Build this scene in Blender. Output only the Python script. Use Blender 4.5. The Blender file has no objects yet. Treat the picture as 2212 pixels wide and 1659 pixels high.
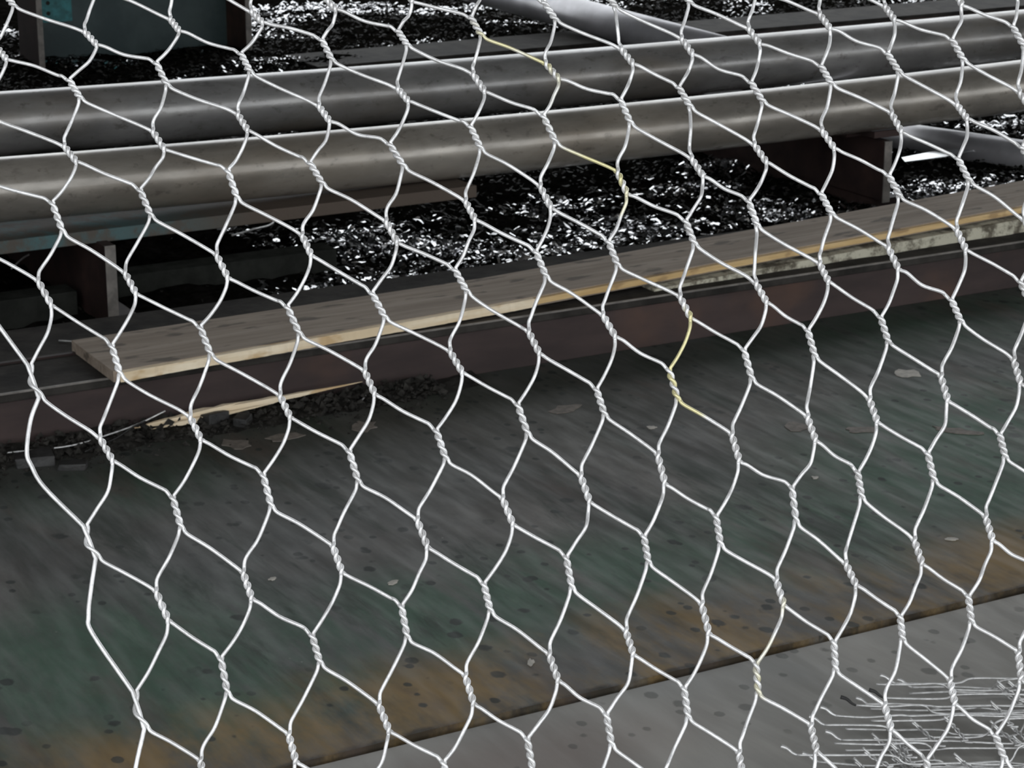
import bpy, bmesh, math, random
import numpy as np
from mathutils import Vector, Matrix
C = bpy.context.scene.collection
SC = bpy.context.scene

# ------------------------------------------------------------------ camera, sky, exposure
PITCH = math.radians(17.23)
CAM = np.array([0.0, 0.0, 1.4])
cd = bpy.data.cameras.new('camera'); cam = bpy.data.objects.new('camera', cd); C.objects.link(cam)
cd.sensor_width = 36.0; cd.lens = 36.0 * 4900.0 / 2212.0
cd.clip_start = 0.05; cd.clip_end = 300
cd.dof.use_dof = True; cd.dof.focus_distance = 1.5; cd.dof.aperture_fstop = 60
cam.location = CAM; cam.rotation_euler = (math.pi/2 - PITCH, 0, 0)
SC.camera = cam
w = bpy.data.worlds.new('overcast_sky'); SC.world = w; w.use_nodes = True
bg = w.node_tree.nodes['Background']
bg.inputs[0].default_value = (0.93, 0.97, 1.0, 1); bg.inputs[1].default_value = 1.0
SC.view_settings.view_transform = 'Standard'; SC.view_settings.look = 'None'
SC.view_settings.exposure = 1.0; SC.view_settings.gamma = 1.0
SC.view_settings.use_curve_mapping = False

# yard frame: s runs along the pipes and plates, t away from the viewer
YAW = math.radians(29.16)
CY, SY = math.cos(YAW), math.sin(YAW)
def W(s, t, z=0.0): return Vector((CY*s - SY*t, SY*s + CY*t, z))
rnd = random.Random(7)
rs = np.random.RandomState(11)

# ------------------------------------------------------------------ materials
class NT:
    def __init__(self, name):
        m = bpy.data.materials.new(name); m.use_nodes = True
        self.m = m; self.t = m.node_tree; self.n = self.t.nodes; self.b = self.n['Principled BSDF']
        tc = self.n.new('ShaderNodeTexCoord'); self.co = tc.outputs['Object']
    def set(self, **k):
        for a, v in k.items(): self.link(v, self.b.inputs[a.replace('_', ' ')])
        return self
    def link(self, v, sock):
        if hasattr(v, 'is_linked'): self.t.links.new(v, sock)
        elif isinstance(v, tuple): sock.default_value = v if len(v) == 4 or sock.type == 'VECTOR' else (*v, 1)
        else: sock.default_value = v
    def map(self, scale=(1, 1, 1), loc=(0, 0, 0), rot=(0, 0, 0), co=None):
        n = self.n.new('ShaderNodeMapping'); self.t.links.new(co or self.co, n.inputs[0])
        n.inputs['Scale'].default_value = scale; n.inputs['Location'].default_value = loc; n.inputs['Rotation'].default_value = rot
        return n.outputs[0]
    def noise(self, scale=5, detail=4, rough=.55, co=None, dist=0):
        n = self.n.new('ShaderNodeTexNoise'); self.t.links.new(co or self.co, n.inputs['Vector'])
        n.inputs['Scale'].default_value = scale; n.inputs['Detail'].default_value = detail
        n.inputs['Roughness'].default_value = rough; n.inputs['Distortion'].default_value = dist
        return n.outputs[0]
    def voro(self, scale=5, co=None, rand=1):
        n = self.n.new('ShaderNodeTexVoronoi'); self.t.links.new(co or self.co, n.inputs['Vector'])
        n.inputs['Scale'].default_value = scale; n.inputs['Randomness'].default_value = rand
        return n.outputs
    def ramp(self, f, a, b, va=0.0, vb=1.0):
        n = self.n.new('ShaderNodeMapRange'); n.interpolation_type = 'SMOOTHSTEP'
        self.link(f, n.inputs[0])
        for i, v in enumerate((a, b, va, vb)): n.inputs[i+1].default_value = v
        return n.outputs[0]
    def mix(self, f, a, b):
        n = self.n.new('ShaderNodeMix'); n.data_type = 'RGBA'
        self.link(f, n.inputs[0]); self.link(a, n.inputs[6]); self.link(b, n.inputs[7])
        return n.outputs[2]
    def math(self, op, a, b=0.0, clamp=False):
        n = self.n.new('ShaderNodeMath'); n.operation = op; n.use_clamp = clamp
        self.link(a, n.inputs[0]); self.link(b, n.inputs[1]); return n.outputs[0]
    def bump(self, h, strength=.3, dist=.01):
        n = self.n.new('ShaderNodeBump'); n.inputs['Strength'].default_value = strength
        n.inputs['Distance'].default_value = dist; self.link(h, n.inputs['Height'])
        self.t.links.new(n.outputs[0], self.b.inputs['Normal']); return self
    def blob(self, x, y, rx, ry, soft=1.0):
        # soft oval patch around (x, y) in the object's own metres
        v = self.map((1/rx, 1/ry, 0), (-x/rx, -y/ry, 0))
        n = self.n.new('ShaderNodeVectorMath'); n.operation = 'LENGTH'; self.t.links.new(v, n.inputs[0])
        return self.ramp(n.outputs['Value'], 1.0, 1.0 - soft, 0, 1)
    def axis(self, k):
        n = self.n.new('ShaderNodeSeparateXYZ'); self.t.links.new(self.co, n.inputs[0]); return n.outputs[k]

def plain(name, col, rough=.6, metal=0.0, var=.25, scale=20, bump=.0, stretch=(1, 1, 1), spec=.5):
    k = NT(name); co = k.map(stretch)
    f = k.ramp(k.noise(scale, 5, .6, co), .3, .7)
    a = tuple(c*(1-var) for c in col); b = tuple(min(1, c*(1+var)) for c in col)
    k.set(Base_Color=k.mix(f, a, b), Roughness=rough, Metallic=metal, Specular_IOR_Level=spec)
    if bump: k.bump(k.noise(scale*3, 4, .6, co), bump)
    return k.m

def galvanised(name, a, b, rough=.32, metal=.4, yellow=False):
    k = NT(name)
    f = k.ramp(k.noise(90, 3), .35, .7); g = k.ramp(k.noise(500, 2), .55, .75)
    col = k.mix(f, a, b); col = k.mix(k.math('MULTIPLY', g, .35), col, (.36, .36, .36))
    if yellow: col = k.mix(k.ramp(k.noise(14, 2), .5, .62), col, (.72, .66, .36))
    k.set(Base_Color=col, Roughness=rough, Metallic=metal); k.bump(k.noise(700, 2), .25, .0006)
    return k.m
M = {}
M['zinc'] = galvanised('galvanised_wire', (.70, .685, .675), (.90, .89, .885))
M['zinc_yellow'] = galvanised('yellow_stained_wire', (.70, .685, .675), (.90, .89, .885), yellow=True)
M['zinc_dull'] = galvanised('dull_galvanised_wire', (.55, .54, .53), (.80, .79, .78), .3, .6)

def pipe_mat(name, seed, tint):
    k = NT(name)
    co = k.map((.35, 1, 1), (seed, 0, 0))
    f = k.ramp(k.noise(9, 6, .65, co), .3, .75); g = k.ramp(k.noise(3.5, 4, .6, co), .45, .75)
    col = k.mix(f, tuple(c*.85 for c in tint), tuple(c*1.75 for c in tint)); col = k.mix(k.math('MULTIPLY', g, .6), col, (.19, .145, .095))
    sp = k.ramp(k.noise(45, 4, .7, k.map((.6, 1, 1))), .56, .70); col = k.mix(k.math('MULTIPLY', sp, .5), col, (.07, .055, .045))
    k.set(Base_Color=col, Metallic=.45, Roughness=k.ramp(k.noise(14, 4, .6, co), .3, .7, .26, .42))
    k.b.inputs['Coat Weight'].default_value = .5; k.b.inputs['Coat Roughness'].default_value = .06
    k.bump(k.noise(40, 4, .6, co), .1, .004); return k.m
M['pipe_a'] = pipe_mat('mill_scale_pipe', 3, (.23, .222, .215))
M['pipe_b'] = pipe_mat('brown_tinged_pipe', 9, (.24, .218, .19))
M['pipe_c'] = plain('bright_bare_pipe', (.52, .51, .53), .36, .55, .15, 8)

def floor_plate(name, kind):
    k = NT(name)
    st = k.map((3.6, .8, 1)); fine = k.map((22, 3.5, 1))
    n1 = k.noise(1.5, 6, .62, st, .6); n2 = k.noise(1.6, 4, .6, fine); n3 = k.noise(1.1, 4, .55)
    if kind == 'green':
        col = k.mix(k.ramp(n1, .38, .62), (.056, .051, .046), (.138, .128, .117))
        col = k.mix(k.ramp(n3, .42, .62, 0, .8), col, (.108, .111, .110))
        gm = None
        for (x, y, rx, ry) in [(.95, 3.0, .55, .42), (1.15, 2.8, .4, .25), (1.5, 2.93, .5, .28), (1.8, 2.95, .35, .25), (2.62, 3.05, .5, .5), (3.2, 3.85, .75, .3), (2.2, 2.95, .45, .32), (2.85, 2.9, .5, .4), (2.9, 3.3, .6, .35), (1.25, 3.7, .3, .2)]:
            bl = k.blob(x, y, rx, ry, .8); gm = bl if gm is None else k.math('MAXIMUM', gm, bl)
        gm = k.math('MULTIPLY', gm, k.ramp(k.noise(1.3, 6, .65, k.map((6.5, 1.3, 1), (4, 2, 0)), .5), .30, .54))
        col = k.mix(k.math('MULTIPLY', gm, .95), col, (.050, .104, .068))
        pale = k.math('MULTIPLY', gm, k.ramp(k.noise(1.2, 6, .7, k.map((10, 1.6, 1), (9, 3, 0)), .4), .5, .75))
        col = k.mix(k.math('MULTIPLY', pale, .8), col, (.125, .185, .138))
        ds = k.math('MULTIPLY', k.ramp(k.noise(1.5, 7, .68, k.map((5.5, .85, 1), (3, 11, 0)), .35), .50, .64), k.ramp(k.noise(1.2, 3, .5, k.map((1, 1, 1), (8, 8, 0))), .36, .56))
        col = k.mix(k.math('MULTIPLY', ds, .9), col, (.022, .034, .024))
        mott = k.ramp(k.noise(16, 6, .75, k.map((1.5, .8, 1))), .35, .7); col = k.mix(k.math('MULTIPLY', mott, .35), col, (.045, .046, .041))
        # ochre rust along the near edge
        edge = k.ramp(k.math('ADD', k.axis(1), k.math('MULTIPLY', k.noise(2.5, 5, .65), .22)), 2.78, 2.98, 1, 0)
        om = k.math('MULTIPLY', edge, k.ramp(k.noise(1.4, 5, .65, k.map((5, 2, 1), (1, 7, 0))), .36, .62))
        om = k.math('MULTIPLY', om, k.ramp(k.axis(0), 2.5, 3.0, 1, .4))
        col = k.mix(k.math('MULTIPLY', om, 1.0, True), col, (.215, .140, .055))
        grime = k.ramp(k.math('ADD', k.axis(1), k.math('MULTIPLY', k.noise(12, 5, .7), .06)), 2.590, 2.608, 1, 0)
        col = k.mix(k.math('MULTIPLY', grime, .9), col, (.024, .020, .015))
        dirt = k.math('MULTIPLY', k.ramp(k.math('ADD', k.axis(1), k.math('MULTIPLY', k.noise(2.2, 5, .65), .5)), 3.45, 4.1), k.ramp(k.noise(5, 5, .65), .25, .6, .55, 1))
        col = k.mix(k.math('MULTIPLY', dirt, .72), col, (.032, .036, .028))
        br = k.math('MULTIPLY', k.ramp(k.noise(2.2, 5, .6, k.map((3, 1, 1), (2, 5, 0))), .55, .72), .6)
        col = k.mix(br, col, (.080, .060, .049))
    else:
        col = k.mix(k.ramp(n1, .35, .68), (.235, .225, .206), (.355, .338, .310))
        col = k.mix(k.ramp(n3, .45, .68, 0, .7), col, (.245, .25, .245))
        col = k.mix(k.math('MULTIPLY', k.blob(1.35, 2.42, .4, .16, .9), .6), col, (.20, .155, .138))
    # small damp spots
    for (sc, th, sd) in ((14, .17, 0), (8, .13, 3), (24, .20, 8)):
        d = k.voro(sc, k.map((1, .8, 0), (sd, sd*.7, 0)))[0]
        dd = k.math('ADD', d, k.math('MULTIPLY', k.noise(18, 4, .65), .34))
        msk = k.math('MULTIPLY', k.ramp(dd, th+.11, th+.17, 1, 0), k.ramp(k.noise(2.5, 2, .5, k.map((1, 1, 1), (sd+5, 0, 0))), .40, .52))
        col = k.mix(k.math('MULTIPLY', msk, .85 if kind == 'green' else .45), col, (.018, .022, .020))
    # pale grit
    d = k.voro(38)[0]; gm2 = k.math('MULTIPLY', k.ramp(d, .05, .10, 1, 0), k.ramp(k.noise(6, 2), .6, .68))
    col = k.mix(k.math('MULTIPLY', gm2, .6), col, (.26, .25, .23))
    k.set(Base_Color=col, Roughness=k.ramp(n2, .3, .7, .5, .7), Metallic=0.0)
    k.b.inputs['Specular IOR Level'].default_value = .2
    k.bump(k.noise(1.6, 5, .6, fine), .12, .004); return k.m
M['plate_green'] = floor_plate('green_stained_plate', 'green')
M['plate_grey'] = floor_plate('grey_plate', 'grey')

def beam_mat(name, a, b):
    k = NT(name)
    f = k.ramp(k.noise(6, 6, .65, k.map((.5, 2, 2))), .3, .72); g = k.ramp(k.noise(3, 4), .56, .74)
    col = k.mix(f, a, b); col = k.mix(k.math('MULTIPLY', g, .6), col, (.105, .058, .040))
    k.set(Base_Color=col, Roughness=.55, Specular_IOR_Level=.2); k.bump(k.noise(35, 4), .12, .003); return k.m
M['beam'] = beam_mat('red_oxide_beam', (.034, .025, .024), (.060, .042, .039))
M['flange'] = plain('dirty_flange', (.030, .027, .024), .8, 0, .45, 14, .2, spec=.15)
M['rack'] = beam_mat('dark_red_rack_steel', (.022, .014, .013), (.045, .027, .024))
k = NT('teal_paint_worn'); f = k.ramp(k.noise(7, 6, .7), .40, .56); x = k.ramp(k.axis(0), -.35, .15, 0, .9)
M['teal'] = k.set(Base_Color=k.mix(k.math('MAXIMUM', k.math('MULTIPLY', f, .8), x), (.065, .120, .125), (.085, .058, .043)), Roughness=.7, Specular_IOR_Level=.2).bump(k.noise(40, 4), .2).m
k = NT('dark_teal_panel'); f = k.ramp(k.noise(5, 5, .65), .4, .65)
M['panel'] = k.set(Base_Color=k.mix(f, (.020, .038, .040), (.040, .062, .062)), Roughness=.45).m
M['teal_bright'] = plain('teal_patch', (.03, .17, .18), .5, 0, .4, 30)

def wood(name, a, b, dark, scale=1.0, rough=.8):
    k = NT(name)
    g = k.noise(3.0*scale, 6, .65, k.map((1.0, 14, 14)), .4); f = k.ramp(g, .34, .68)
    col = k.mix(f, a, b)
    kn = k.ramp(k.noise(5, 3, .5, k.map((2.2, 6, 6))), .58, .68); col = k.mix(k.math('MULTIPLY', kn, .75), col, dark)
    k.set(Base_Color=col, Roughness=rough); k.bump(g, .25, .004); return k.m
M['board'] = wood('weathered_board', (.215, .168, .128), (.335, .272, .215), (.065, .05, .038))
M['split'] = wood('fresh_split_wood', (.70, .55, .36), (.86, .74, .56), (.52, .34, .16))
M['split_orange'] = wood('orange_split_wood', (.50, .33, .14), (.66, .47, .24), (.30, .19, .09))
k = NT('mouldy_board_edge'); f = k.ramp(k.noise(22, 5, .7), .38, .58)
M['mould'] = k.set(Base_Color=k.mix(f, (.10, .085, .06), (.50, .47, .37)), Roughness=.9).bump(k.noise(50, 4), .5).m
k = NT('wet_swarf'); f = k.ramp(k.noise(25, 5, .7), .35, .7)
M['swarf'] = k.set(Base_Color=k.mix(f, (.004, .004, .003), (.012, .011, .010)), Roughness=k.ramp(k.noise(30, 4), .35, .7, .75, 1.0), Specular_IOR_Level=0.0).bump(k.noise(160, 4, .7), .6, .01).m
M['flake'] = plain('glossy_steel_turnings', (.70, .70, .71), .10, .95, .3, 60)
M['flake_dark'] = plain('black_oily_turnings', (.016, .015, .013), .6, 0, .5, 60, spec=.1)
M['dirt'] = plain('black_dirt', (.026, .024, .021), .75, 0, .5, 30, .5, spec=.15)
M['chip'] = plain('dark_slag', (.022, .021, .020), .6, 0, .5, 30, .3)
M['paint_flake'] = plain('dull_tan_paint', (.150, .128, .108), .7, 0, .3, 60)
M['paint_white'] = plain('pale_paint', (.42, .39, .34), .6, 0, .2, 60)
M['bare'] = plain('lit_edge_steel', (.16, .145, .13), .5, 0, .3, 30)  # lighter steel tone that imitates light caught on edges
M['sheet'] = plain('wet_bright_sheet', (.75, .76, .76), .12, .9, .08, 12)
M['roof'] = plain('dark_roof_sheet', (.035, .036, .037), .8, 0, .2, 2)
M['ground'] = plain('packed_black_ground', (.020, .019, .018), .6, 0, .4, 3, .3)
M['seam'] = plain('dirt_in_seam', (.018, .015, .012), .9, 0, .5, 30, .5)

# ------------------------------------------------------------------ builders
def link(o, parent=None):
    C.objects.link(o)
    if parent is not None: o.parent = parent
    return o
def tag(o, label=None, cat=None, group=None, kind=None):
    for a, v in (('label', label), ('category', cat), ('group', group), ('kind', kind)):
        if v: o[a] = v
    return o
def thing(name, loc, ang, label, cat, group=None):
    o = bpy.data.objects.new(name, None); o.empty_display_size = .05
    o.location = loc; o.rotation_euler = (0, 0, ang); C.objects.link(o)
    return tag(o, label, cat, group)
class MB:
    def __init__(self): self.v = []; self.f = []
    def add(self, verts, faces):
        n = len(self.v); self.v += [tuple(map(float, p)) for p in verts]; self.f += [tuple(i+n for i in q) for q in faces]; return self
    def box(self, x0, x1, y0, y1, z0, z1):
        return self.add([(x, y, z) for z in (z0, z1) for y in (y0, y1) for x in (x0, x1)],
                        [(0, 2, 3, 1), (4, 5, 7, 6), (0, 1, 5, 4), (2, 6, 7, 3), (0, 4, 6, 2), (1, 3, 7, 5)])
    def mesh(self, name, mat, smooth=False):
        me = bpy.data.meshes.new(name); me.from_pydata(self.v, [], self.f); me.update()
        if mat: me.materials.append(mat)
        if smooth: me.polygons.foreach_set('use_smooth', [True]*len(me.polygons))
        return me
    def obj(self, name, mat, parent=None, loc=None, ang=0, smooth=False, bevel=0):
        o = bpy.data.objects.new(name, self.mesh(name, mat, smooth)); link(o, parent)
        if loc is not None: o.location = loc
        o.rotation_euler = (0, 0, ang)
        if bevel:
            b = o.modifiers.new('bevel', 'BEVEL'); b.width = bevel; b.segments = 2; b.limit_method = 'ANGLE'
        return o
def tube(P, r, k=8, cap=True):
    # round bar swept along the points P (parallel transport); r may be one radius per point
    P = np.asarray(P, float); n = len(P); r = np.broadcast_to(np.asarray(r, float), (n,))
    T = np.gradient(P, axis=0); T /= np.linalg.norm(T, axis=1)[:, None] + 1e-12
    a = np.array([0, 0, 1.0]) if abs(T[0][2]) < .9 else np.array([1.0, 0, 0])
    N = np.cross(T[0], a); N /= np.linalg.norm(N); ring = []
    ang = np.arange(k)*2*np.pi/k
    for i in range(n):
        N = N - T[i]*(N @ T[i]); N /= np.linalg.norm(N) + 1e-12; B = np.cross(T[i], N)
        ring.append(P[i] + r[i]*(np.cos(ang)[:, None]*N + np.sin(ang)[:, None]*B))
    V = np.concatenate(ring); F = []
    for i in range(n-1):
        for j in range(k):
            j2 = (j+1) % k; F.append((i*k+j, i*k+j2, (i+1)*k+j2, (i+1)*k+j))
    if cap: F.append(tuple(range(k-1, -1, -1))); F.append(tuple((n-1)*k+j for j in range(k)))
    return V, F
def spline(P, sub=6):
    # Catmull-Rom through P
    P = np.asarray(P, float); Q = np.vstack([2*P[0]-P[1], P, 2*P[-1]-P[-2]]); out = []
    for i in range(1, len(Q)-2):
        p0, p1, p2, p3 = Q[i-1:i+3]
        for u in np.arange(sub)/sub:
            out.append(.5*((2*p1) + (p2-p0)*u + (2*p0-5*p1+4*p2-p3)*u*u + (3*p1-p0-3*p2+p3)*u**3))
    out.append(P[-1]); return np.array(out)
# ------------------------------------------------------------------ setting: ground and roof
g = MB().box(-60, 60, -20, 90, -.35, -.06).obj('floor', M['ground']); tag(g, kind='structure')
roof = MB()
roof.box(-5.2, 16, -.4, 11.5, 4.3, 4.4)
for i in range(6): roof.box(-5.2, 16, .4+i*2, .52+i*2, 4.05, 4.3)
tag(roof.obj('ceiling', M['roof']), kind='structure')
tag(MB().box(-5.2, -5.0, -.4, 11.5, -.35, 4.3).obj('shade_wall_left', M['roof']), kind='structure')  # unseen wall, added to darken the faces turned left

# two steel plates on the ground with a dirt filled seam between them
def plate(name, s0, s1, t0, t1, z0, z1, mat, label, jag):
    m = MB(); n = 120; xs = np.linspace(s0, s1, n); ys = [t0 + jag*rs.uniform(-1, 1) for _ in xs]
    V = [(x, y, z1) for x, y in zip(xs, ys)] + [(x, y-.001, z0) for x, y in zip(xs, ys)] + [(x, t1, z1) for x in xs] + [(x, t1, z0) for x in xs]
    F = []
    for i in range(n-1):
        F += [(i, i+1, 2*n+i+1, 2*n+i), (n+i, n+i+1, i+1, i), (2*n+i, 2*n+i+1, 3*n+i+1, 3*n+i), (3*n+i, 3*n+i+1, n+i+1, n+i)]
    F += [(0, 2*n, 3*n, n), (n-1, 2*n-1, 4*n-1, 3*n-1)]
    m.add(V, F); o = m.obj(name, mat, loc=W(0, 0, 0), ang=YAW); tag(o, label, 'steel plate'); return o
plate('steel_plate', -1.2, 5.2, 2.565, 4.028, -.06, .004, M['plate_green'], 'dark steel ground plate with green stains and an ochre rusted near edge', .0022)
plate('steel_plate', -1.2, 4.2, .7, 2.552, -.06, -.001, M['plate_grey'], 'plain grey steel ground plate nearest the viewer, in front of the seam', .0015)
m = MB().box(-1.2, 4.2, 2.548, 2.568, -.058, -.012)
tag(m.obj('seam_dirt', M['seam'], loc=W(0, 0, 0), ang=YAW), 'line of black dirt packed in the seam between two steel plates', 'dirt', kind='stuff')

# ------------------------------------------------------------------ long red-brown beam
b = thing('steel_beam', W(2.5, 4.235), YAW, 'long low red brown steel beam lying behind the green stained plate', 'beam')
MB().box(-4.2, 4.2, -.21, .21, .098, .118).obj('top_flange', M['flange'], b, bevel=.003)
MB().box(-4.2, 4.2, -.204, -.186, -.06, .0985).obj('front_web', M['beam'], b)
MB().box(-4.2, 4.2, .186, .204, -.06, .0985).obj('rear_web', M['beam'], b)
MB().box(-4.2, 4.2, -.2122, -.2085, .1145, .1183).obj('edge_highlight', M['bare'], b)['label'] = 'painted highlight along the front edge'  # highlight on the flange edge, painted as a lighter strip
MB().box(-4.2, 4.2, -.03, -.018, .117, .122).obj('weld_line', M['rack'], b)

# board on the beam: fresh split front edge, mouldy second board under its right end
bd = thing('wooden_board', W(2.6, 4.2, .118), YAW, 'long weathered brown board with a pale split front edge lying on the red brown beam', 'board')
def near(s): return 3.972 + (min(s, 2.3)-1.352)*.09 + max(0, s-2.3)*.034
def far(s): return 4.228 + (s-1.352)*.036
def slab(s0, s1, fn0, fn1, z0, z1, n=90, j=0.0, endcut=0.0, loc=(2.6, 4.2), zt=None):
    m = MB(); xs = np.linspace(s0, s1, n); V = []
    for i, x in enumerate(xs):
        a = fn0(x) + j*rs.uniform(-1, 1); c = fn1(x); lo = z0(x) if callable(z0) else z0; hi = z1(x) if callable(z1) else z1
        xe = x - loc[0]
        V += [(xe, a-loc[1], lo), (xe, a-loc[1], hi), (xe, c-loc[1], hi), (xe, c-loc[1], lo)]
    F = []
    for i in range(n-1):
        for k in range(4): F.append((i*4+k, i*4+(k+1) % 4, (i+1)*4+(k+1) % 4, (i+1)*4+k))
    F += [(3, 2, 1, 0), tuple((n-1)*4+k for k in range(4))]
    return m.add(V, F)
lift = lambda s: .002 + max(0, s-2.3)*.026
slab(1.352, 5.2, lambda s: near(s)+.012, far, lambda s: lift(s), lambda s: .022+lift(s)).obj('plank', M['board'], bd)
nz = rs.uniform(-1, 1, 400); nz = np.convolve(nz, np.ones(5)/5, 'same')
wob = lambda s: nz[int((s-1.3)*60) % 400]
slab(1.362, 2.32, lambda s: near(s)-.002+.004*wob(s), lambda s: near(s)+.013, lambda s: .002+lift(s), lambda s: .0215+lift(s)-.001*(1+wob(s)), 110, .0008).obj('split_edge', M['split'], bd)['label'] = 'fresh pale split edge'
slab(2.32, 5.2, lambda s: near(s)-.001+.004*wob(s), lambda s: near(s)+.013, lambda s: .007+lift(s), lambda s: .0205+lift(s)-.0012*(1+wob(s)), 160, .0008).obj('split_edge', M['split_orange'], bd)['label'] = 'orange tinged split edge'
b2 = thing('lower_board', W(4.0, 4.2, .118), YAW, 'white mouldy board lying under the right end of the long brown board', 'board')
slab(2.62, 5.2, lambda s: near(s)-.012+.006*wob(s), lambda s: far(s)-.02, 0, lambda s: max(.004, lift(s)-.005-.002*wob(s)), 140, .001, loc=(4.0, 4.2)).obj('mouldy_plank', M['mould'], b2)

# ------------------------------------------------------------------ pipe rack
def cross_beam(s, t0, t1, h, label):
    r = thing('rack_beam', W(s, (t0+t1)/2), YAW, label, 'steel beam', 'cross beams under the two pipes'); L = (t1-t0)/2
    MB().box(-.013, .013, -L, L, .0, h-.014).obj('web', M['rack'], r, bevel=.002)
    MB().box(-.0125, .0125, -L-.002, -L+.004, .0, h-.014).obj('lit_front_edge', M['bare'], r)['label'] = 'front edge painted lighter grey, as if lit'  # lighter strip imitates light falling on the web's front
    MB().box(-.07, .07, -L+.10, L, h-.014, h).obj('top_flange', M['rack'], r, bevel=.002)
    MB().box(-.013, .07, -L+.02, L, -.05, .006).obj('bottom_flange', M['rack'], r)
    return r
c1 = cross_beam(1.632, 4.785, 6.2, .198, 'left cross beam of the pipe rack standing under the teal rail')
c2 = cross_beam(3.955, 4.935, 6.2, .188, 'right cross beam of the pipe rack standing near the bare crossing pipe')
MB().box(-.05, .05, -.632, -.50, .186, .2045).obj('shim_plate', M['rack'], c2, bevel=.001)
MB().box(-.05, .05, .20, .32, .197, .2145).obj('shim_plate', M['rack'], c1, bevel=.001)
rl = thing('rail', W(1.9, 4.95, .198), YAW, 'worn teal and rusty rail lying directly under the nearer pipe', 'rail')
MB().box(-1.4, .7, -.105, .12, 0, .010).obj('top_plate', M['teal'], rl, bevel=.002)
MB().box(-1.4, .7, -.112, -.100, -.018, .012).obj('front_lip', M['teal'], rl, bevel=.002)

def pipe(name, s0, s1, t, zf, r, wall, mat, label, loc_s):
    root = tag(bpy.data.objects.new(name, None), label, 'pipe', None)
    m = MB(); n = 60; k = 56; xs = np.linspace(s0, s1, n); ang = np.arange(k)*2*np.pi/k; V = []
    z0 = zf(loc_s)
    for rr in (r, r-wall):
        for x in xs:
            for a in ang: V.append((x-loc_s, rr*math.cos(a), zf(x)-z0 + rr*math.sin(a)))
    F = []
    for q in (0, 1):
        o = q*n*k
        for i in range(n-1):
            for j in range(k):
                a_, b_, c_, d_ = o+i*k+j, o+(i+1)*k+j, o+(i+1)*k+(j+1) % k, o+i*k+(j+1) % k
                F.append((a_, d_, c_, b_) if q == 0 else (a_, b_, c_, d_))
    for e in (0, n-1):
        for j in range(k):
            a_, b_ = e*k+j, e*k+(j+1) % k; F.append((a_, n*k+a_, n*k+b_, b_) if e else (a_, b_, n*k+b_, n*k+a_))
    bpy.data.objects.remove(root)
    o = m.add(V, F).obj(name, mat, loc=W(loc_s, t, z0), ang=YAW, smooth=True); tag(o, label, 'pipe', 'long pipes on the rack'); return o
pipe('steel_pipe', .3, 9.0, 4.95, lambda s: .2785 + .0066*(s-3.3)**2*(1 if s < 4.7 else 1) if s < 4.8 else .2785+.0066*2.25+.0198*(s-4.8), .0735, .006, M['pipe_b'], 'nearer of the two long grey pipes, brown tinged, lying on the teal rail', 3.0)
pipe('steel_pipe', .3, 9.0, 5.75, lambda s: .274 + .0038*(s-4.2)**2, .083, .006, M['pipe_a'], 'farther of the two long grey pipes, with a bright upper rim', 3.0)

def short_pipe(a, b_, r, mat, label, wall=.005):
    A = np.array(W(*a)); B = np.array(W(*b_)); d = B-A; L = np.linalg.norm(d); Mx = Vector(d).to_track_quat('X', 'Z')
    m = MB(); k = 40
    for rr, fl in ((r, 0), (r-wall, 1)):
        V = [(x, rr*math.cos(q*2*math.pi/k), rr*math.sin(q*2*math.pi/k)) for x in (0, L/2, L) for q in range(k)]
        F = []
        for i in range(2):
            for j in range(k):
                q = (i*k+j, i*k+(j+1) % k, (i+1)*k+(j+1) % k, (i+1)*k+j); F.append(q if fl else q[::-1])
        m.add(V, F)
    for e in (0, 2):
        for j in range(k):
            a_, c_ = e*k+j, e*k+(j+1) % k; m.f.append((a_, c_, 3*k+c_, 3*k+a_) if e == 0 else (a_, 3*k+a_, 3*k+c_, c_))
    o = m.obj('crossing_pipe', mat, loc=A, smooth=True); o.rotation_mode = 'QUATERNION'; o.rotation_quaternion = Mx
    return tag(o, label, 'pipe')
short_pipe((4.62, 8.75, .150), (4.86, 6.75, .050), .066, M['pipe_c'], 'silver pipe slanting down to the right behind the farther long pipe')
short_pipe((4.42, 5.95, .01), (4.86, 4.56, .02), .052, M['pipe_c'], 'bright bare pipe emerging under the long pipes at the far right')

# rear beam and bars
rb = thing('rear_beam', W(6.2, 7.82), YAW, 'low grey brown beam lying on the ground beyond both long pipes', 'beam')
MB().box(-2.75, 3.4, -.16, .16, .020, .034).obj('top_flange', M['flange'], rb, bevel=.002)
MB().box(-2.74, 3.4, -.155, -.14, -.06, .020).obj('front_web', M['beam'], rb)
MB().box(-2.74, 3.4, .14, .155, -.06, .020).obj('rear_web', M['beam'], rb)
for (s0, s1, t0, t1, h, lab) in ((1.66, 2.30, 5.02, 5.10, .046, 'dark flat steel bar on the ground to the right of the left cross beam'),
                                 (.7, 1.60, 4.94, 5.02, .046, 'dark flat steel bar on the ground to the left of the left cross beam')):
    o = MB().box(-(s1-s0)/2, (s1-s0)/2, -(t1-t0)/2, (t1-t0)/2, -.05, h).obj('flat_bar', plain('dark_flat_bar', (.026, .027, .024), .9, spec=0), loc=W((s0+s1)/2, (t0+t1)/2), ang=YAW, bevel=.002)
    tag(o, lab, 'steel bar')

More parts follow.
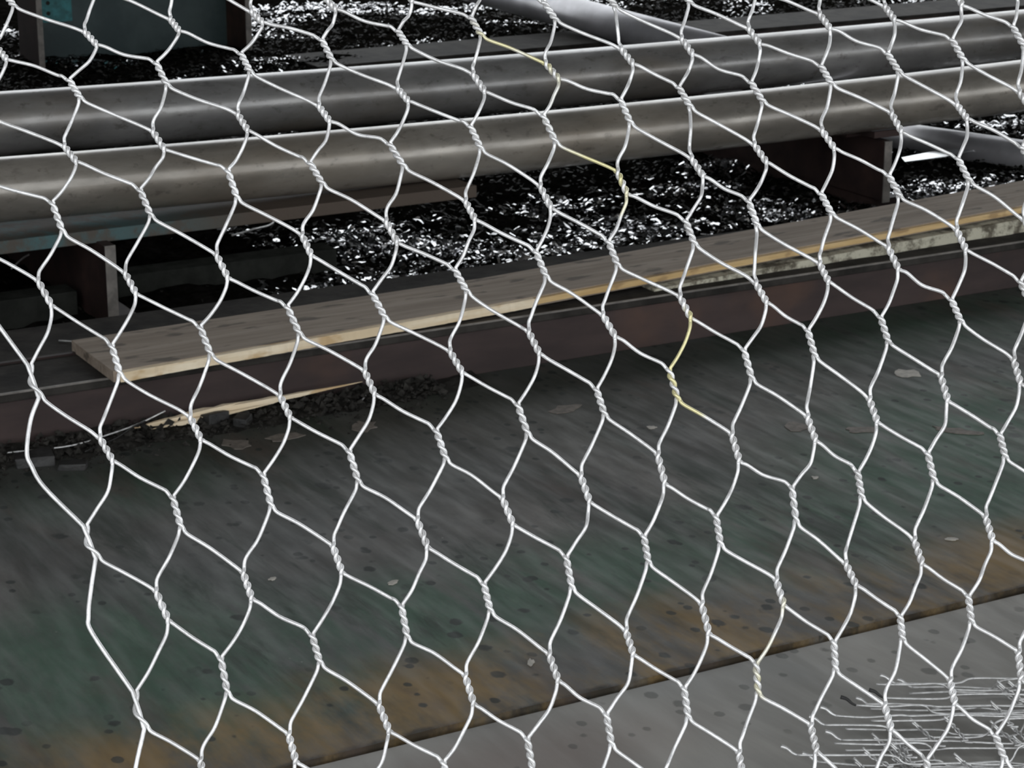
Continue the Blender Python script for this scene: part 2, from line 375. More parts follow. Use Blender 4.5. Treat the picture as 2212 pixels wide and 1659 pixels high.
# rear rack: two upright side plates, a holed panel between them
rr = thing('rear_rack', W(3.05, 8.8), YAW, 'dark rack of two upright plates with a dark teal panel between, behind the pipes', 'rack')
MB().box(-.435, -.412, -.43, -.19, -.05, .62).obj('side_plate', M['rack'], rr, bevel=.003)
MB().box(.425, .450, -.40, .5, -.05, .62).obj('side_plate', M['rack'], rr, bevel=.003)
MB().box(-.412, .425, -.20, -.17, -.05, .60).obj('back_panel', M['panel'], rr)
MB().box(-.4345, -.4125, -.434, -.428, -.05, .62).obj('lit_plate_edge', M['bare'], rr); MB().box(.4255, .4495, -.404, -.398, -.05, .62).obj('lit_plate_edge', M['bare'], rr)  # lighter strips paint in the light on the plate fronts
pt = MB().box(-.36, -.22, -.203, -.2, .13, .36).obj('paint_patch', M['teal_bright'], rr); pt['label'] = 'bright teal paint patch'
for zz in (.165, .205, .245):
    V, F = tube([(-.315, -.2045, zz), (-.315, -.2025, zz)], .008, 14); MB().add(V, F).obj('bolt_hole', M['dirt'], rr)

# ------------------------------------------------------------------ wet swarf ground behind the beam
from mathutils import noise as mn
def hgt(s, t):
    p = Vector((s, t, 0)); h = .030*mn.noise(p*2.1) + .016*mn.noise(p*6.3+Vector((3, 1, 0))) + .010*mn.noise(p*17) + .006*mn.noise(p*41)
    return h - .012 + .05*math.exp(-((s-3.4)/.35)**2-((t-7.8)/.3)**2)
def swarf_grid(s0, s1, t0, t1, d):
    ns, nt = int((s1-s0)/d), int((t1-t0)/d); V = []
    for i in range(nt+1):
        for j in range(ns+1):
            s = s0 + j*(s1-s0)/ns; t = t0+i*(t1-t0)/nt; V.append((s, t, hgt(s, t)))
    F = [(i*(ns+1)+j, i*(ns+1)+j+1, (i+1)*(ns+1)+j+1, (i+1)*(ns+1)+j) for i in range(nt) for j in range(ns)]
    return V, F
sw = MB(); sw.add(*swarf_grid(.2, 9.5, 4.44, 9.6, .024)); sw.add(*swarf_grid(1, 14, 9.6, 16, .09))
tag(sw.obj('swarf_ground', M['swarf'], loc=W(0, 0, 0), ang=YAW), 'uneven black ground of wet metal turnings behind the red brown beam', 'ground', kind='stuff')

def flakes(n, region, mat, name, label, size, parentz=0.0):
    m = MB(); V = []; F = []; k = 0
    while k < n:
        s, t, acc = region()
        if not acc: continue
        L = size*rs.uniform(.5, 1.7); wd = L*rs.uniform(.25, .6); a = rs.uniform(0, 6.283); ti = rs.normal(0, .30); tj = rs.normal(0, .30)
        ca, sa = math.cos(a), math.sin(a); z = hgt(s, t) + rs.uniform(.0, .007); cu = L*rs.uniform(-.25, .3); b = len(V)
        for (x, c) in ((-.5, 0), (0, 1), (.5, 0)):
            for y in (-.5, .5):
                px, py = x*L, y*wd*(1 if c else .6); V.append((s+ca*px-sa*py, t+sa*px+ca*py, z + px*ti + py*tj + (cu if c else 0)))
        F += [(b, b+2, b+3, b+1), (b+2, b+4, b+5, b+3)]; k += 1
    m.add(V, F); o = m.obj(name, mat, loc=W(0, 0, 0), ang=YAW); return tag(o, label, 'turnings', kind='stuff')
def dens(s, t, off): return mn.noise(Vector((s*2.3+off, t*3.1, off)))
def reg_bright():
    s = rs.uniform(1.9, 8.2); t = rs.uniform(4.46, 9.4)
    if t < 5.9 and s < 2.2: return s, t, rs.rand() < .004  # bright turnings left out to imitate shade on the left ground
    if 5.5 < t < 6.7 and s < 4.6: return s, t, rs.rand() < .01  # nearly no bright turnings, imitating deep shade below the pipes
    return s, t, dens(s, t, 4) + .12*rs.normal() > .24
def reg_all():
    s = rs.uniform(.8, 8.2); t = rs.uniform(4.46, 9.4); return s, t, not (t < 5.9 and s < 2.2) or rs.rand() < .05  # dark turnings thinned at left as well, to imitate shade
CL = [(3.85, 9.15, .12), (4.28, 9.42, .1), (4.44, 9.36, .1), (4.1, 9.52, .1), (2.47, 5.29, .07), (2.56, 5.19, .08), (2.64, 5.09, .07), (3.16, 5.41, .08), (3.65, 5.09, .1), (3.69, 4.97, .09), (3.87, 5.62, .08),
      (4.17, 5.04, .09), (4.36, 5.01, .09), (5.09, 5.71, .1), (2.25, 4.87, .09), (2.6, 4.89, .12), (2.89, 5.0, .1), (3.26, 4.98, .1), (4.79, 9.04, .12), (2.62, 9.3, .2), (3.61, 5.39, .09), (3.13, 5.11, .09)]
def reg_cluster():
    c = CL[rs.randint(len(CL))]; s, t = c[0]+c[2]*rs.normal()*1.1, c[1]+c[2]*rs.normal()*.6
    return s, t, 4.46 < t < 9.55
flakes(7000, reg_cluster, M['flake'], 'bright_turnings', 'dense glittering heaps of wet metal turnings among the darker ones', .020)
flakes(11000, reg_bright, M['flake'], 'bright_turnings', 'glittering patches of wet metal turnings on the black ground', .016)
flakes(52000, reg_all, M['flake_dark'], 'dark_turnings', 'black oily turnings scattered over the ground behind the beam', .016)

sh = MB(); sh.add([(-.16, -.035, 0), (-.02, -.05, .004), (.15, -.03, .012), (.17, .0, .012), (.02, .03, .006), (-.13, .02, .0)], [(0, 1, 2, 3, 4, 5)])
sh.add([(x, y, z-.004) for x, y, z in sh.v[:6]], [(5, 4, 3, 2, 1, 0)]); sh.f += [(i, 6+i, 6+(i+1) % 6, (i+1) % 6) for i in range(6)]
tag(sh.obj('sheet_scrap', M['sheet'], loc=W(4.47, 5.33, .016), ang=YAW), 'bright white sliver of sheet metal beside the bare pipe at far right', 'scrap')

# ------------------------------------------------------------------ debris at the foot of the beam
heap = MB()
for i in range(2600):
    s = rs.uniform(.9, 2.05); u_ = abs(rs.normal(0, .065)); t = 4.02-u_
    if rs.rand() > 1.2-.45*(s-.9): continue
    r = (.002+.010*rs.rand()**3)*(1 if u_ < .1 else .6); z = .004 + max(0, .022*(1-u_/.12))*rs.uniform(0, 1) + r*.3
    A = rs.normal(0, 1, (6, 3)); base = np.array([(1, 0, 0), (-1, 0, 0), (0, 1, 0), (0, -1, 0), (0, 0, .7), (0, 0, -.7)])
    V = [(s+r*p[0], t+r*p[1], z+r*p[2]) for p in base + .25*A]
    heap.add(V, [(0, 2, 4), (2, 1, 4), (1, 3, 4), (3, 0, 4), (2, 0, 5), (1, 2, 5), (3, 1, 5), (0, 3, 5)])
hb = [(s, t) for s in np.linspace(.8, 2.15, 50) for t in np.linspace(3.86, 4.03, 9)]
V = [(s, t, -.002 + max(0, (t-3.87)/.16)*.028*max(0, 1.15-.5*abs(s-1.35)-.1)*(.7+.5*mn.noise(Vector((s*18, t*18, 0))))+.004*mn.noise(Vector((s*50, t*50, 3)))) for s, t in hb]
heap.add(V, [(i*9+j, (i+1)*9+j, (i+1)*9+j+1, i*9+j+1) for i in range(49) for j in range(8)])
tag(heap.obj('dirt_heap', M['dirt'], loc=W(0, 0, 0), ang=YAW), 'low heap of black dirt and grit along the foot of the beam at left', 'dirt', kind='stuff')

def chunk(s, t, lx, ly, h, a, label, group=None):
    o = MB().add([(x*lx*(1+.1*rs.normal()), y*ly*(1+.1*rs.normal()), z*h*(1+.12*rs.normal()) if z else 0) for z in (0, 1) for y in (-.5, .5) for x in (-.5, .5)],
                 [(0, 2, 3, 1), (4, 5, 7, 6), (0, 1, 5, 4), (2, 6, 7, 3), (0, 4, 6, 2), (1, 3, 7, 5)]).obj('slag_lump', M['chip'], loc=W(s, t, .003), ang=YAW+a, bevel=.002)
    tag(o, label, 'lump', group)
chunk(1.17, 3.93, .075, .05, .02, -.2, 'largest black flat lump on the plate in front of the beam, far left')
chunk(1.225, 3.865, .05, .028, .014, -.45, 'thin black lump lying just in front of the largest flat lump')
chunk(1.55, 3.98, .05, .035, .026, .3, 'black lump among the grit under the wooden splinter')
chunk(1.60, 3.95, .035, .03, .02, .8, 'small black lump to the right of the lump under the splinter')

sp = thing('wood_splinter', W(1.62, 3.985, .012), YAW, 'long thin pale wood splinter leaning against the foot of the beam', 'splinter')
def splinter(a, b_, w0, parent, n=26, jag=.3):
    A, B = np.array(a), np.array(b_); V = []; F = []
    for i in range(n):
        u_ = i/(n-1); p = A+(B-A)*u_; ww = w0*(min(1, u_*3.5)*min(1, (1-u_)*1.6)+.04)*(1+jag*rs.uniform(-1, 1)*.5)
        V += [tuple(p+np.array(q)*ww) for q in ((0, -.4, -.5), (0, -.45, .5), (0, .4, .55), (0, .35, -.5))]
    for i in range(n-1):
        for k in range(4): F.append((i*4+k, (i+1)*4+k, (i+1)*4+(k+1) % 4, i*4+(k+1) % 4))
    F += [(0, 1, 2, 3), tuple((n-1)*4+k for k in (3, 2, 1, 0))]
    return MB().add(V, F).obj('sliver', M['split'], parent)
splinter((-.245, .005, .008), (.262, .012, .026), .016, sp)
splinter((-.20, -.006, .004), (.06, -.004, .016), .009, sp)
splinter((-.12, .0, .018), (.0, .004, .027), .006, sp)
splinter((-.06, -.035, -.012), (-.02, -.055, -.008), .007, sp)

def thin_wire(pts, r, mat, label, group=None):
    P = [np.array(W(s, t, z)) for s, t, z in pts]; o0 = P[0]; V, F = tube(spline([p-o0 for p in P], 7), r, 6)
    o = MB().add(V, F).obj('loose_wire', mat, loc=o0, smooth=True); tag(o, label, 'wire', group)
thin_wire([(1.02, 4.0, .012), (1.13, 3.985, .014), (1.25, 3.96, .016), (1.34, 3.975, .022), (1.40, 3.985, .03), (1.455, 3.99, .045)], .0017, M['zinc_dull'], 'long thin loose wire lying across the dirt at the foot of the beam, far left')
thin_wire([(1.27, 3.93, .010), (1.34, 3.955, .018), (1.38, 3.97, .03), (1.41, 3.98, .034)], .0013, M['chip'], 'short dark twig of wire crossing the long loose wire')
thin_wire([(1.838, 3.98, .012), (1.846, 3.965, .006), (1.862, 3.965, .008), (1.885, 3.98, .018), (1.90, 3.985, .022)], .0016, M['zinc_dull'], 'short hooked bright wire on the plate below the right tip of the splinter')
thin_wire([(1.352, 4.31, .121), (1.40, 4.25, .124), (1.425, 4.19, .124), (1.46, 4.15, .123), (1.47, 4.10, .123)], .0016, M['zinc_dull'], 'curled wire scrap on the beam top near the left end of the board')
thin_wire([(1.40, 4.245, .122), (1.44, 4.20, .128), (1.50, 4.185, .122)], .0014, M['zinc_dull'], 'short straight wire scrap crossing the curled scrap on the beam')
thin_wire([(2.17, 5.50, .03), (2.24, 5.48, .05), (2.32, 5.46, .055), (2.40, 5.50, .07), (2.47, 5.56, .09)], .0022, M['zinc_dull'], 'thin wire arching above the dark ground under the pipes, left of centre')
thin_wire([(2.15, 5.34, .03), (2.22, 5.36, .035), (2.30, 5.42, .03), (2.34, 5.50, .05)], .0024, M['zinc_dull'], 'bent wire on the dark ground under the pipes below the arching wire')
thin_wire([(1.56, 5.32, .02), (1.62, 5.36, .04), (1.70, 5.37, .035), (1.74, 5.36, .03)], .0024, M['zinc_dull'], 'bent wire in the dark left of the left cross beam')
thin_wire([(2.9, 4.60, .03), (2.98, 4.52, .035), (3.04, 4.48, .02)], .0025, M['zinc_dull'], 'straight wire lying on the turnings just behind the board')

def flake(s, t, lx, ly, a, mat, label, cat='flake'):
    n = 12; V = []; rr_ = [1+.35*rs.uniform(-1, 1) for _ in range(n)]
    for z in (0, .0012): V += [(lx*.5*q*math.cos(i*6.2832/n), ly*.5*q*math.sin(i*6.2832/n), z) for i, q in enumerate(rr_)]
    F = [tuple(range(n, 2*n)), tuple(range(n-1, -1, -1))] + [(i, (i+1) % n, n+(i+1) % n, n+i) for i in range(n)]
    tag(MB().add(V, F).obj('paint_flake', mat, loc=W(s, t, .0042), ang=YAW+a), label, cat, 'flakes on the green stained plate')
PF, PW = M['paint_flake'], M['paint_white']
for a in [(1.545, 3.845, .055, .07, .3, PF, 'tan flake below the dirt heap, left one of the pair near the splinter'),
          (1.64, 3.842, .07, .045, .1, PF, 'tan flake right of the pair near the splinter'),
          (1.80, 3.828, .06, .06, -.2, PF, 'dull tan flake on the plate left of centre, right of the pair near the splinter'),
          (2.205, 3.728, .08, .04, .2, PF, 'ragged tan flake on the upper middle of the green stained plate'),
          (2.544, 3.415, .055, .055, .1, PF, 'large pale tan flake on the right part of the green stained plate'),
          (2.64, 3.335, .06, .035, -.3, PF, 'dark centred tan flake just right of the large pale flake'),
          (2.956, 3.587, .05, .055, -.6, PW, 'pale ring shaped flake on the upper right of the green stained plate'),
          (2.80, 3.238, .09, .03, -.9, PF, 'long tan smear of paint at far right of the green stained plate'),
          (2.291, 3.546, .02, .018, 0, PW, 'small whitish crumb at the centre of the green stained plate'),
          (2.395, 3.153, .014, .014, 0, PW, 'tiny bright crumb on the lower right of the green stained plate'),
          (1.494, 3.074, .022, .012, .4, PW, 'pale sliver crumb at the lower middle of the green stained plate'),
          (1.331, 3.185, .014, .010, .2, PW, 'small crumb on the lower left of the green stained plate'),
          (1.535, 2.695, .026, .010, 1.1, PW, 'white sliver near the rusted edge of the green stained plate'),
          (2.411, 2.787, .022, .012, -.6, PW, 'white sliver near the rusted edge at right of the plate')]: flake(*a)

# ------------------------------------------------------------------ hexagonal wire netting
def netting(tab, place, r, edge=None, out=.0012, hs=4):
    # tab[(row, col)] = twist top and bottom (u, w) in metres; place maps (u, w, out) to a point.
    # Every wire runs on as one strand, wound two turns round its neighbour at each twist; yields (points, starts_at)
    edges = set(edge or ())
    def twist(q, side):
        selv = q in edges; hs_ = 2 if selv else hs; rr = (r*.15 if side == 'L' else r*2.1) if selv else r*1.03
        tu, tw, bu, bw = tab[q]; A = np.array([tu, tw]); B = np.array([bu, bw]); ax = B-A; L = np.linalg.norm(ax); ax /= L
        n = np.array([-ax[1], ax[0]]) if -ax[1] > 0 else np.array([ax[1], -ax[0]])
        sg = -1 if q[0] % 2 == 0 else 1
        k = 6*hs_ if not selv else 18; u = np.arange(k+1)/k
        ph = (np.pi if side == 'L' else 0) + (sg if True else 1)*np.pi*hs_*u
        # even rows wind right over left in front, odd rows left over right
        P = A + np.outer(u, ax)*L + np.outer(np.cos(ph), n)*rr
        o = np.sin(ph)*rr
        return np.column_stack([P, o]), ax, n
    has = {}
    for q in tab:
        for (side, tq, ts) in (('L', (q[0]+1, q[1]), 'R'), ('R', (q[0]+1, q[1]+1), 'L')):
            if tq in tab: has[(q, side)] = (tq, ts)
            elif side == 'L' and edge and q in edge: 
                e = (q[0]+2, q[1]+1)
                if e in tab: has[(q, side)] = (e, 'L')
    tgt = set(has.values())
    starts = [(q, s) for q in tab for s in 'LR' if (q, s) not in tgt]
    for st in starts:
        path = []; cur = st; seen = set()
        q, s = cur; T, ax, n = twist(q, s)
        if True:   # short lead-in
            d = np.array([-.5*ax[1]-.0, 0]) ; lead = T[0].copy(); lead[:2] -= (ax*.8 + n*(.55 if s == 'L' else -.55))*.02; path.append(lead[None])
        while True:
            seen.add(cur); q, s = cur; T, ax, n = twist(q, s); path.append(T)
            nx = has.get(cur)
            a = T[-1]
            if nx is None:
                e = a.copy(); e[:2] += (ax*.8 + n*(.55 if s == 'R' else -.55))*.02; path.append(e[None]); break
            b = twist(*nx)[0][0]; pq = q[0] % 2 == 0; d = b-a; ln = np.linalg.norm(d[:2]); e = d[:2]/ln; nn = np.array([e[1], -e[0]])   # nn: to the upper right of a downward run
            oo = lambda: rs.normal(0, out)
            j = lambda k=.012: rs.normal(0, k)
            if nx[0][0] == q[0]+2:
                bl = edge[q]; pts = [a] + [np.array([x, y, 0]) for x, y in bl] + [b]
            elif s == 'R':                    # down to the right, ends on the left of the next twist
                nn = np.array([e[1], -e[0]])
                if pq: cps = [(.10, -.030), (.45, -.008+j()), (.85, .004)]
                else: cps = [(.12, .004), (.45, .004+j()), (.80, .030), (.90, .034)]
                pts = [a] + [np.array([*(a[:2]+d[:2]*u+nn*ln*v), a[2]*(1-u)+b[2]*u+oo()*math.sin(math.pi*u)]) for u, v in cps] + [b]
            else:                             # down to the left, ends on the right of the next twist
                nn = np.array([-e[1], e[0]])  # to the lower right
                nn = nn if nn[0] > 0 else -nn
                if pq: cps = [(.12, .015), (.5, .004+j()), (.76, -.030), (.89, -.038)]
                else: cps = [(.15, .045), (.42, .070+j(.02)), (.72, .045)]
                pts = [a] + [np.array([*(a[:2]+d[:2]*u+nn*ln*v), a[2]*(1-u)+b[2]*u+oo()*math.sin(math.pi*u)]) for u, v in cps] + [b]
            path.append(spline(pts, 5)[1:-1]); cur = nx
        P = np.vstack(path); yield np.array([place(*p) for p in P]), st, seen

NET = {
 -3: (-2, "-4761,-3880,-4696,-3860;-4169,-3931,-4105,-3914;-3597,-3985,-3533,-3970;-3044,-4042,-2979,-4032;-2508,-4098,-2442,-4091;-1987,-4148,-1920,-4144;-1481,-4192,-1413,-4191"),
 -2: (-2, "-4700,-3495,-4627,-3441;-4100,-3549,-4028,-3496;-3522,-3611,-3451,-3561;-2969,-3687,-2897,-3643;-2434,-3763,-2361,-3724;-1910,-3827,-1836,-3791;-1400,-3883,-1326,-3848;-904,-3936,-831,-3904;-426,-3989,-353,-3959;36,-4039,110,-4011;485,-4081,559,-4057;921,-4116,996,-4095;1345,-4144,1421,-4127;1755,-4168,1833,-4154;2151,-4187,2230,-4176;2530,-4202,2611,-4194;2893,-4212,2975,-4207;3238,-4217,3322,-4215;3566,-4217,3652,-4218;3876,-4213,3965,-4217;4169,-4204,4261,-4211;4446,-4191,4540,-4202;4705,-4174,4802,-4188"),
 -1: (-2, "-4656,-3082,-4576,-2998;-4044,-3134,-3967,-3049;-3457,-3199,-3382,-3114;-2909,-3299,-2831,-3223;-2376,-3399,-2296,-3331;-1848,-3470,-1767,-3406;-1335,-3536,-1255,-3472;-834,-3600,-758,-3536;-353,-3672,-278,-3610;109,-3743,185,-3684;560,-3800,636,-3745;1002,-3845,1078,-3794;1434,-3885,1511,-3838;1853,-3922,1933,-3878;2259,-3954,2339,-3914;2648,-3983,2729,-3945;3020,-4006,3102,-3971;3373,-4024,3457,-3991;3709,-4036,3795,-4007;4027,-4044,4116,-4018;4328,-4047,4420,-4025;4613,-4047,4707,-4028"),
 0: (-2, "-4637,-2655,-4551,-2546;-4017,-2710,-3934,-2599;-3422,-2781,-3343,-2667;-2878,-2904,-2791,-2804;-2331,-3006,-2246,-2916;-1796,-3072,-1707,-2987;-1291,-3153,-1202,-3063;-773,-3219,-700,-3125;-295,-3317,-220,-3226;159,-3420,237,-3333;610,-3489,687,-3407;1060,-3541,1135,-3463;1501,-3591,1579,-3517;1931,-3642,2011,-3572;2348,-3689,2428,-3621;2748,-3731,2828,-3666;3128,-3768,3209,-3704;3488,-3797,3571,-3737;3831,-3821,3916,-3764;4157,-3841,4244,-3787;4466,-3856,4556,-3806;4759,-3867,4851,-3821"),
 1: (-1, "-4036,-2295,-3948,-2175;-3443,-2374,-3358,-2265;-2869,-2494,-2763,-2374;-2300,-2587,-2218,-2477;-1759,-2643,-1662,-2542;-1274,-2754,-1175,-2639;-730,-2816,-663,-2695;-270,-2959,-194,-2842;186,-3082,269,-2963;630,-3150,703,-3047;1101,-3195,1169,-3093;1549,-3262,1624,-3163;1989,-3330,2070,-3236;2420,-3391,2499,-3300;2834,-3450,2910,-3359;3221,-3500,3298,-3410;3585,-3540,3665,-3453;3932,-3574,4015,-3491;4265,-3603,4350,-3525;4581,-3630,4669,-3556"),
 2: (-1, "-4080,-1876,-3989,-1734;-3513,-1984,-3427,-1849;-2946,-2132,-2857,-1987;-2374,-2258,-2285,-2078;-1812,-2326,-1739,-2180;-1275,-2429,-1196,-2262;-768,-2494,-695,-2374;-279,-2591,-201,-2446;209,-2708,298,-2560;630,-2781,696,-2663;1135,-2816,1198,-2691;1576,-2905,1654,-2785;2029,-2991,2113,-2877;2471,-3057,2549,-2947;2916,-3144,2981,-3027;3299,-3203,3368,-3088;3660,-3252,3737,-3141;4012,-3294,4093,-3188;4351,-3333,4434,-3233;4675,-3370,4760,-3274"),
 3: (0, "-3495,-1533,-3408,-1369;-2954,-1659,-2848,-1523;-2377,-1769,-2275,-1610;-1820,-1890,-1733,-1746;-1287,-1950,-1194,-1813;-768,-2075,-677,-1960;-268,-2183,-172,-2028;213,-2262,320,-2122;720,-2367,814,-2231;1124,-2446,1213,-2302;1575,-2518,1663,-2381;2054,-2625,2138,-2494;2495,-2684,2572,-2560;2975,-2806,3028,-2667;3341,-2878,3409,-2738;3709,-2937,3784,-2801;4070,-2981,4148,-2856;4416,-3028,4496,-2909;4747,-3076,4828,-2962"),
 4: (0, "-3535,-1124,-3450,-914;-3004,-1254,-2915,-1033;-2435,-1343,-2346,-1143;-1866,-1481,-1791,-1267;-1330,-1533,-1235,-1369;-810,-1669,-707,-1494;-278,-1796,-201,-1619;202,-1873,292,-1663;714,-1991,785,-1803;1103,-2078,1182,-1923;1583,-2115,1664,-1960;2052,-2234,2126,-2088;2501,-2326,2576,-2180;2936,-2429,3012,-2262;3349,-2529,3421,-2364;3736,-2582,3810,-2429;4105,-2630,4182,-2490;4458,-2689,4536,-2555"),
 5: (1, "-3065,-718,-2945,-512;-2507,-773,-2408,-594;-1921,-898,-1823,-705;-1370,-1033,-1290,-859;-828,-1130,-735,-949;-311,-1270,-232,-1111;176,-1379,262,-1192;683,-1481,758,-1293;1170,-1573,1260,-1418;1584,-1673,1679,-1517;2033,-1776,2127,-1619;2500,-1900,2574,-1736;2935,-1960,3013,-1833;3355,-2051,3434,-1900;3747,-2154,3823,-2003;4121,-2241,4196,-2092;4480,-2317,4554,-2172"),
 6: (1, "-3083,-129,-2997,94;-2560,-269,-2489,-54;-2001,-392,-1918,-188;-1448,-531,-1355,-326;-905,-623,-810,-439;-374,-785,-286,-616;150,-910,224,-718;621,-981,685,-798;1126,-1124,1185,-946;1540,-1264,1597,-1072;2013,-1316,2085,-1156;2464,-1444,2531,-1280;2923,-1566,2994,-1392;3348,-1646,3425,-1484;3742,-1733,3817,-1575;4118,-1825,4190,-1669;4481,-1917,4551,-1763"),
 7: (2, "-2605,342,-2496,525;-2042,202,-1950,385;-1479,60,-1392,239;-945,-104,-862,85;-405,-235,-306,-60;98,-370,183,-188;573,-483,669,-304;1072,-607,1154,-429;1563,-699,1644,-537;1981,-833,2046,-680;2430,-949,2501,-766;2881,-1072,2945,-901;3322,-1140,3404,-978;3717,-1268,3791,-1103;4095,-1386,4160,-1221;4461,-1492,4524,-1329"),
 8: (2, "-2666,929,-2576,1139;-2123,735,-2055,950;-1564,588,-1498,816;-1028,434,-959,654;-482,300,-413,503;32,128,102,342;532,26,588,214;996,-104,1052,113;1477,-238,1526,-23;1890,-370,1932,-179;2360,-458,2406,-272;2821,-578,2879,-411;3273,-702,3334,-515;3669,-811,3728,-632;4048,-927,4104,-755;4419,-1045,4473,-876"),
 9: (3, "-2203,1327,-2099,1548;-1668,1210,-1595,1408;-1117,1042,-1044,1242;-597,873,-517,1083;-67,735,14,938;424,588,491,792;911,449,961,672;1380,318,1432,525;1861,202,1917,391;2259,85,2311,269;2722,-70,2764,128;3192,-179,3232,11;3592,-314,3633,-133;3977,-449,4021,-274;4355,-578,4400,-406"),
 10: (3, "-2304,1968,-2222,2197;-1781,1752,-1726,1988;-1228,1611,-1169,1800;-683,1426,-640,1643;-177,1289,-131,1478;333,1119,371,1333;817,986,845,1172;1269,858,1295,1060;1749,672,1769,911;2165,573,2185,753;2610,449,2645,645;3072,327,3099,491;3485,188,3517,360;3883,43,3918,218;4269,-97,4306,77"),
 11: (4, "-1881,2373,-1832,2545;-1354,2214,-1295,2409;-815,2031,-735,2225;-290,1855,-227,2059;221,1723,287,1917;692,1576,746,1755;1162,1408,1210,1625;1626,1257,1676,1449;2057,1154,2129,1321;2492,1003,2542,1186;2945,855,2987,1036;3364,700,3397,877;3769,540,3799,716;4164,395,4193,569"),
 12: (4, "-2011,2972,-1963,3154;-1477,2800,-1424,2992;-939,2598,-883,2796;-415,2387,-372,2586;89,2247,128,2462;569,2098,603,2303;1044,1937,1068,2135;1488,1789,1496,1988;1969,1651,1972,1843;2383,1493,2391,1654;2809,1368,2820,1548;3230,1193,3248,1376;3640,1033,3661,1215;4042,895,4065,1070"),
 13: (5, "-1611,3391,-1565,3584;-1079,3193,-1036,3389;-560,3005,-523,3202;-59,2849,-27,3051;425,2690,452,2889;896,2515,919,2708;1364,2325,1392,2517;1804,2160,1838,2345;2255,2036,2297,2214;2663,1883,2689,2056;3092,1712,3099,1906;3502,1555,3517,1736;3907,1414,3926,1584;4303,1281,4320,1445"),
 14: (8, "-221,3463,-196,3654;265,3292,285,3481;739,3108,757,3295;1206,2927,1224,3110;1654,2761,1676,2938;2083,2587,2106,2760;2492,2373,2510,2545;2917,2228,2965,2378;3342,2086,3375,2242;3759,1956,3777,2115;4161,1821,4172,1978"),
 15: (11, "1036,3542,1045,3716;1485,3364,1495,3533;1913,3169,1924,3335;2336,2978,2349,3139;2763,2817,2790,2966;3186,2665,3208,2813;3603,2524,3613,2673;4008,2382,4010,2531"),
 16: (15, "2602,3429,2607,3575;3024,3268,3027,3410;3439,3113,3436,3255;3844,2962,3835,3101"),
 17: (18, "3668,3554,3646,3684;4060,3395,4035,3521"),
}

tab = {}
for row, (c0, txt) in NET.items():
    for i, v in enumerate(txt.split(';')): tab[(row, c0+i)] = tuple(int(x)*1e-4 for x in v.split(','))
FW = np.array([0, math.cos(PITCH), -math.sin(PITCH)]); UP = np.array([0, math.sin(PITCH), math.cos(PITCH)]); RT = np.array([1.0, 0, 0])
ORI = np.array([0, 1.37540, .97348])      # centre of the leaning sheet of netting
ED = -UP - .33*FW; ED /= np.linalg.norm(ED); OUT = -FW + .33*UP; OUT /= np.linalg.norm(OUT)
net = thing('wire_netting', ORI, 0, 'sheet of white galvanised hexagonal wire netting leaning across the whole view', 'wire netting')
edge = {}
for q in tab:
    if q[0] % 2 == 0 and (q[0]+1, q[1]) not in tab:
        e = (q[0]+2, q[1]+1)
        if e in tab:
            A = np.array(tab[q][2:]); B = np.array(tab[e][:2])
            if q == (6, 1): bl = [(-.304, .0242), (-.305, .0449), (-.3015, .054), (-.2927, .0678)]
            elif q == (8, 2): bl = [(-.2596, .1339), (-.2601, .1501), (-.2569, .1611)]
            else: bl = [A+(B-A)*.36+np.array([-.012, 0]), A+(B-A)*.52+np.array([-.011, 0])]
            edge[q] = bl
place = lambda u, w_, o: RT*u + ED*w_ + OUT*o
for P, st, seen in netting(tab, place, .00122, edge):
    selv = st[0] in edge and st[1] == 'L'
    V, F = tube(P, .00145 if selv else .00122, 8)
    o = MB().add(V, F).obj('selvage_wire' if selv else 'wire', M['zinc_yellow'] if ((2, 6), 'R') in seen else M['zinc'], net, smooth=True)
    if selv: o['label'] = 'thicker edge wire'
    if ((2, 6), 'R') in seen: o['label'] = 'wire with a yellowish tinge'

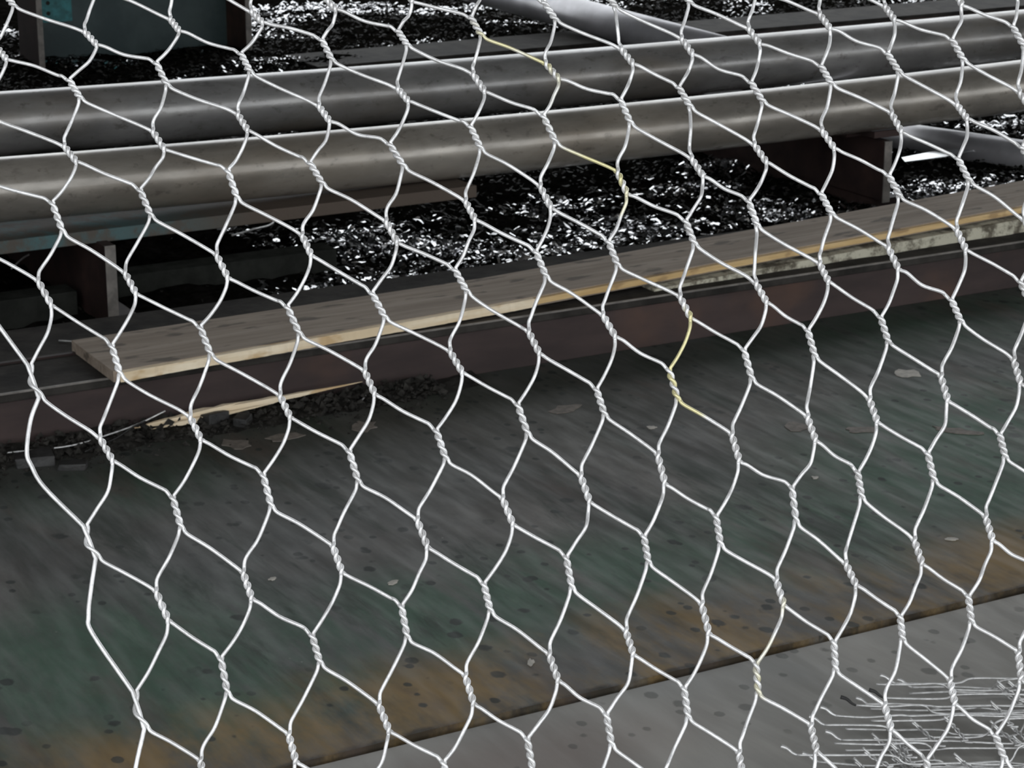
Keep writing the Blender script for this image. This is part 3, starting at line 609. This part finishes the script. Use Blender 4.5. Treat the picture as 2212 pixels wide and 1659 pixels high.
# crushed bundle of the same netting lying on the near plate at right: long strands running sideways, twists seen end on
pile = thing('netting_bundle', (.62, 2.78, 0), 0, 'crushed bundle of galvanised wire netting lying on the grey plate at lower right', 'wire netting')
def bundle():
    for k in range(30):
        Y = 3.0 - .0155*k + rs.uniform(-.004, .004); x0 = .455 + (Y-2.83)*.66 + rs.uniform(-.02, .05); z = .005 + .040*rs.rand()*min(1, k/6+.3)
        # one crimped strand: straight run, twist against its neighbour nearer the viewer, straight run
        pts = []; x = x0; y = Y; zc = z
        while x < 1.2:
            run = rs.uniform(.08, .16)
            pts += [(x, y, zc), (x+run*.5, y+.0012*rs.normal(), zc+.0025*rs.normal()), (x+run, y+.001*rs.normal(), zc+.0015*rs.normal())]
            x += run+.012; y += rs.choice([-.009, .008])*rs.uniform(.3, 1); y = Y+max(-.02, min(.02, y-Y)); zc = max(.004, z+.012*rs.normal()); x += .010
        V, F = tube(spline([(a-.62, b-2.78, max(.003, c)) for a, b, c in pts], 5), .0015, 6)
        MB().add(V, F).obj('wire', M['zinc_dull'], pile, smooth=True)
        if k % 2 == 0:    # bent and cut end, its dark cut face to the left
            p = np.array([x0-.62, Y-2.78, z]); h = [p, p+np.array([-.006, .001, .003]), p+np.array([-.013, .004, .008]), p+np.array([-.021, .006, .010])]
            V, F = tube(spline(h, 4), np.linspace(.0016, .0030, 13), 8); MB().add(V, F).obj('cut_end', M['chip'] if rs.rand() < .5 else M['zinc_dull'], pile, smooth=True)
    for k in range(44):   # twisted pairs, slanting towards the viewer
        Y = rs.uniform(2.56, 2.98); X = .50 + (Y-2.83)*.66 + abs(rs.uniform(0, .5)); z = rs.uniform(.006, .045)
        a = np.array([X-.62, Y-2.78, z]); d = np.array([rs.uniform(.010, .026), -rs.uniform(.030, .046), rs.uniform(-.012, .004)]); L = np.linalg.norm(d); e = d/L
        n1 = np.cross(e, [0, 0, 1.0]); n1 /= np.linalg.norm(n1); n2 = np.cross(e, n1); u = np.linspace(0, 1, 28)
        for ph in (0, np.pi):
            P = a + np.outer(u, d) + .0017*(np.outer(np.cos(u*11+ph), n1) + np.outer(np.sin(u*11+ph), n2))
            hook = P[0] + np.array([[-.012, .004, .010], [-.007, .004, .008]])*(1 if ph else .6); tail_ = P[-1] + np.array([[.008, -.001, .001], [.03, .002, 0]])*(1 if ph else -1)
            P = np.vstack([hook, P, tail_]); P[:, 2] = np.maximum(P[:, 2], .002)
            V, F = tube(spline(P[::2], 3), .0016, 6); MB().add(V, F).obj('twisted_wire', M['zinc_dull'], pile, smooth=True)
bundle()
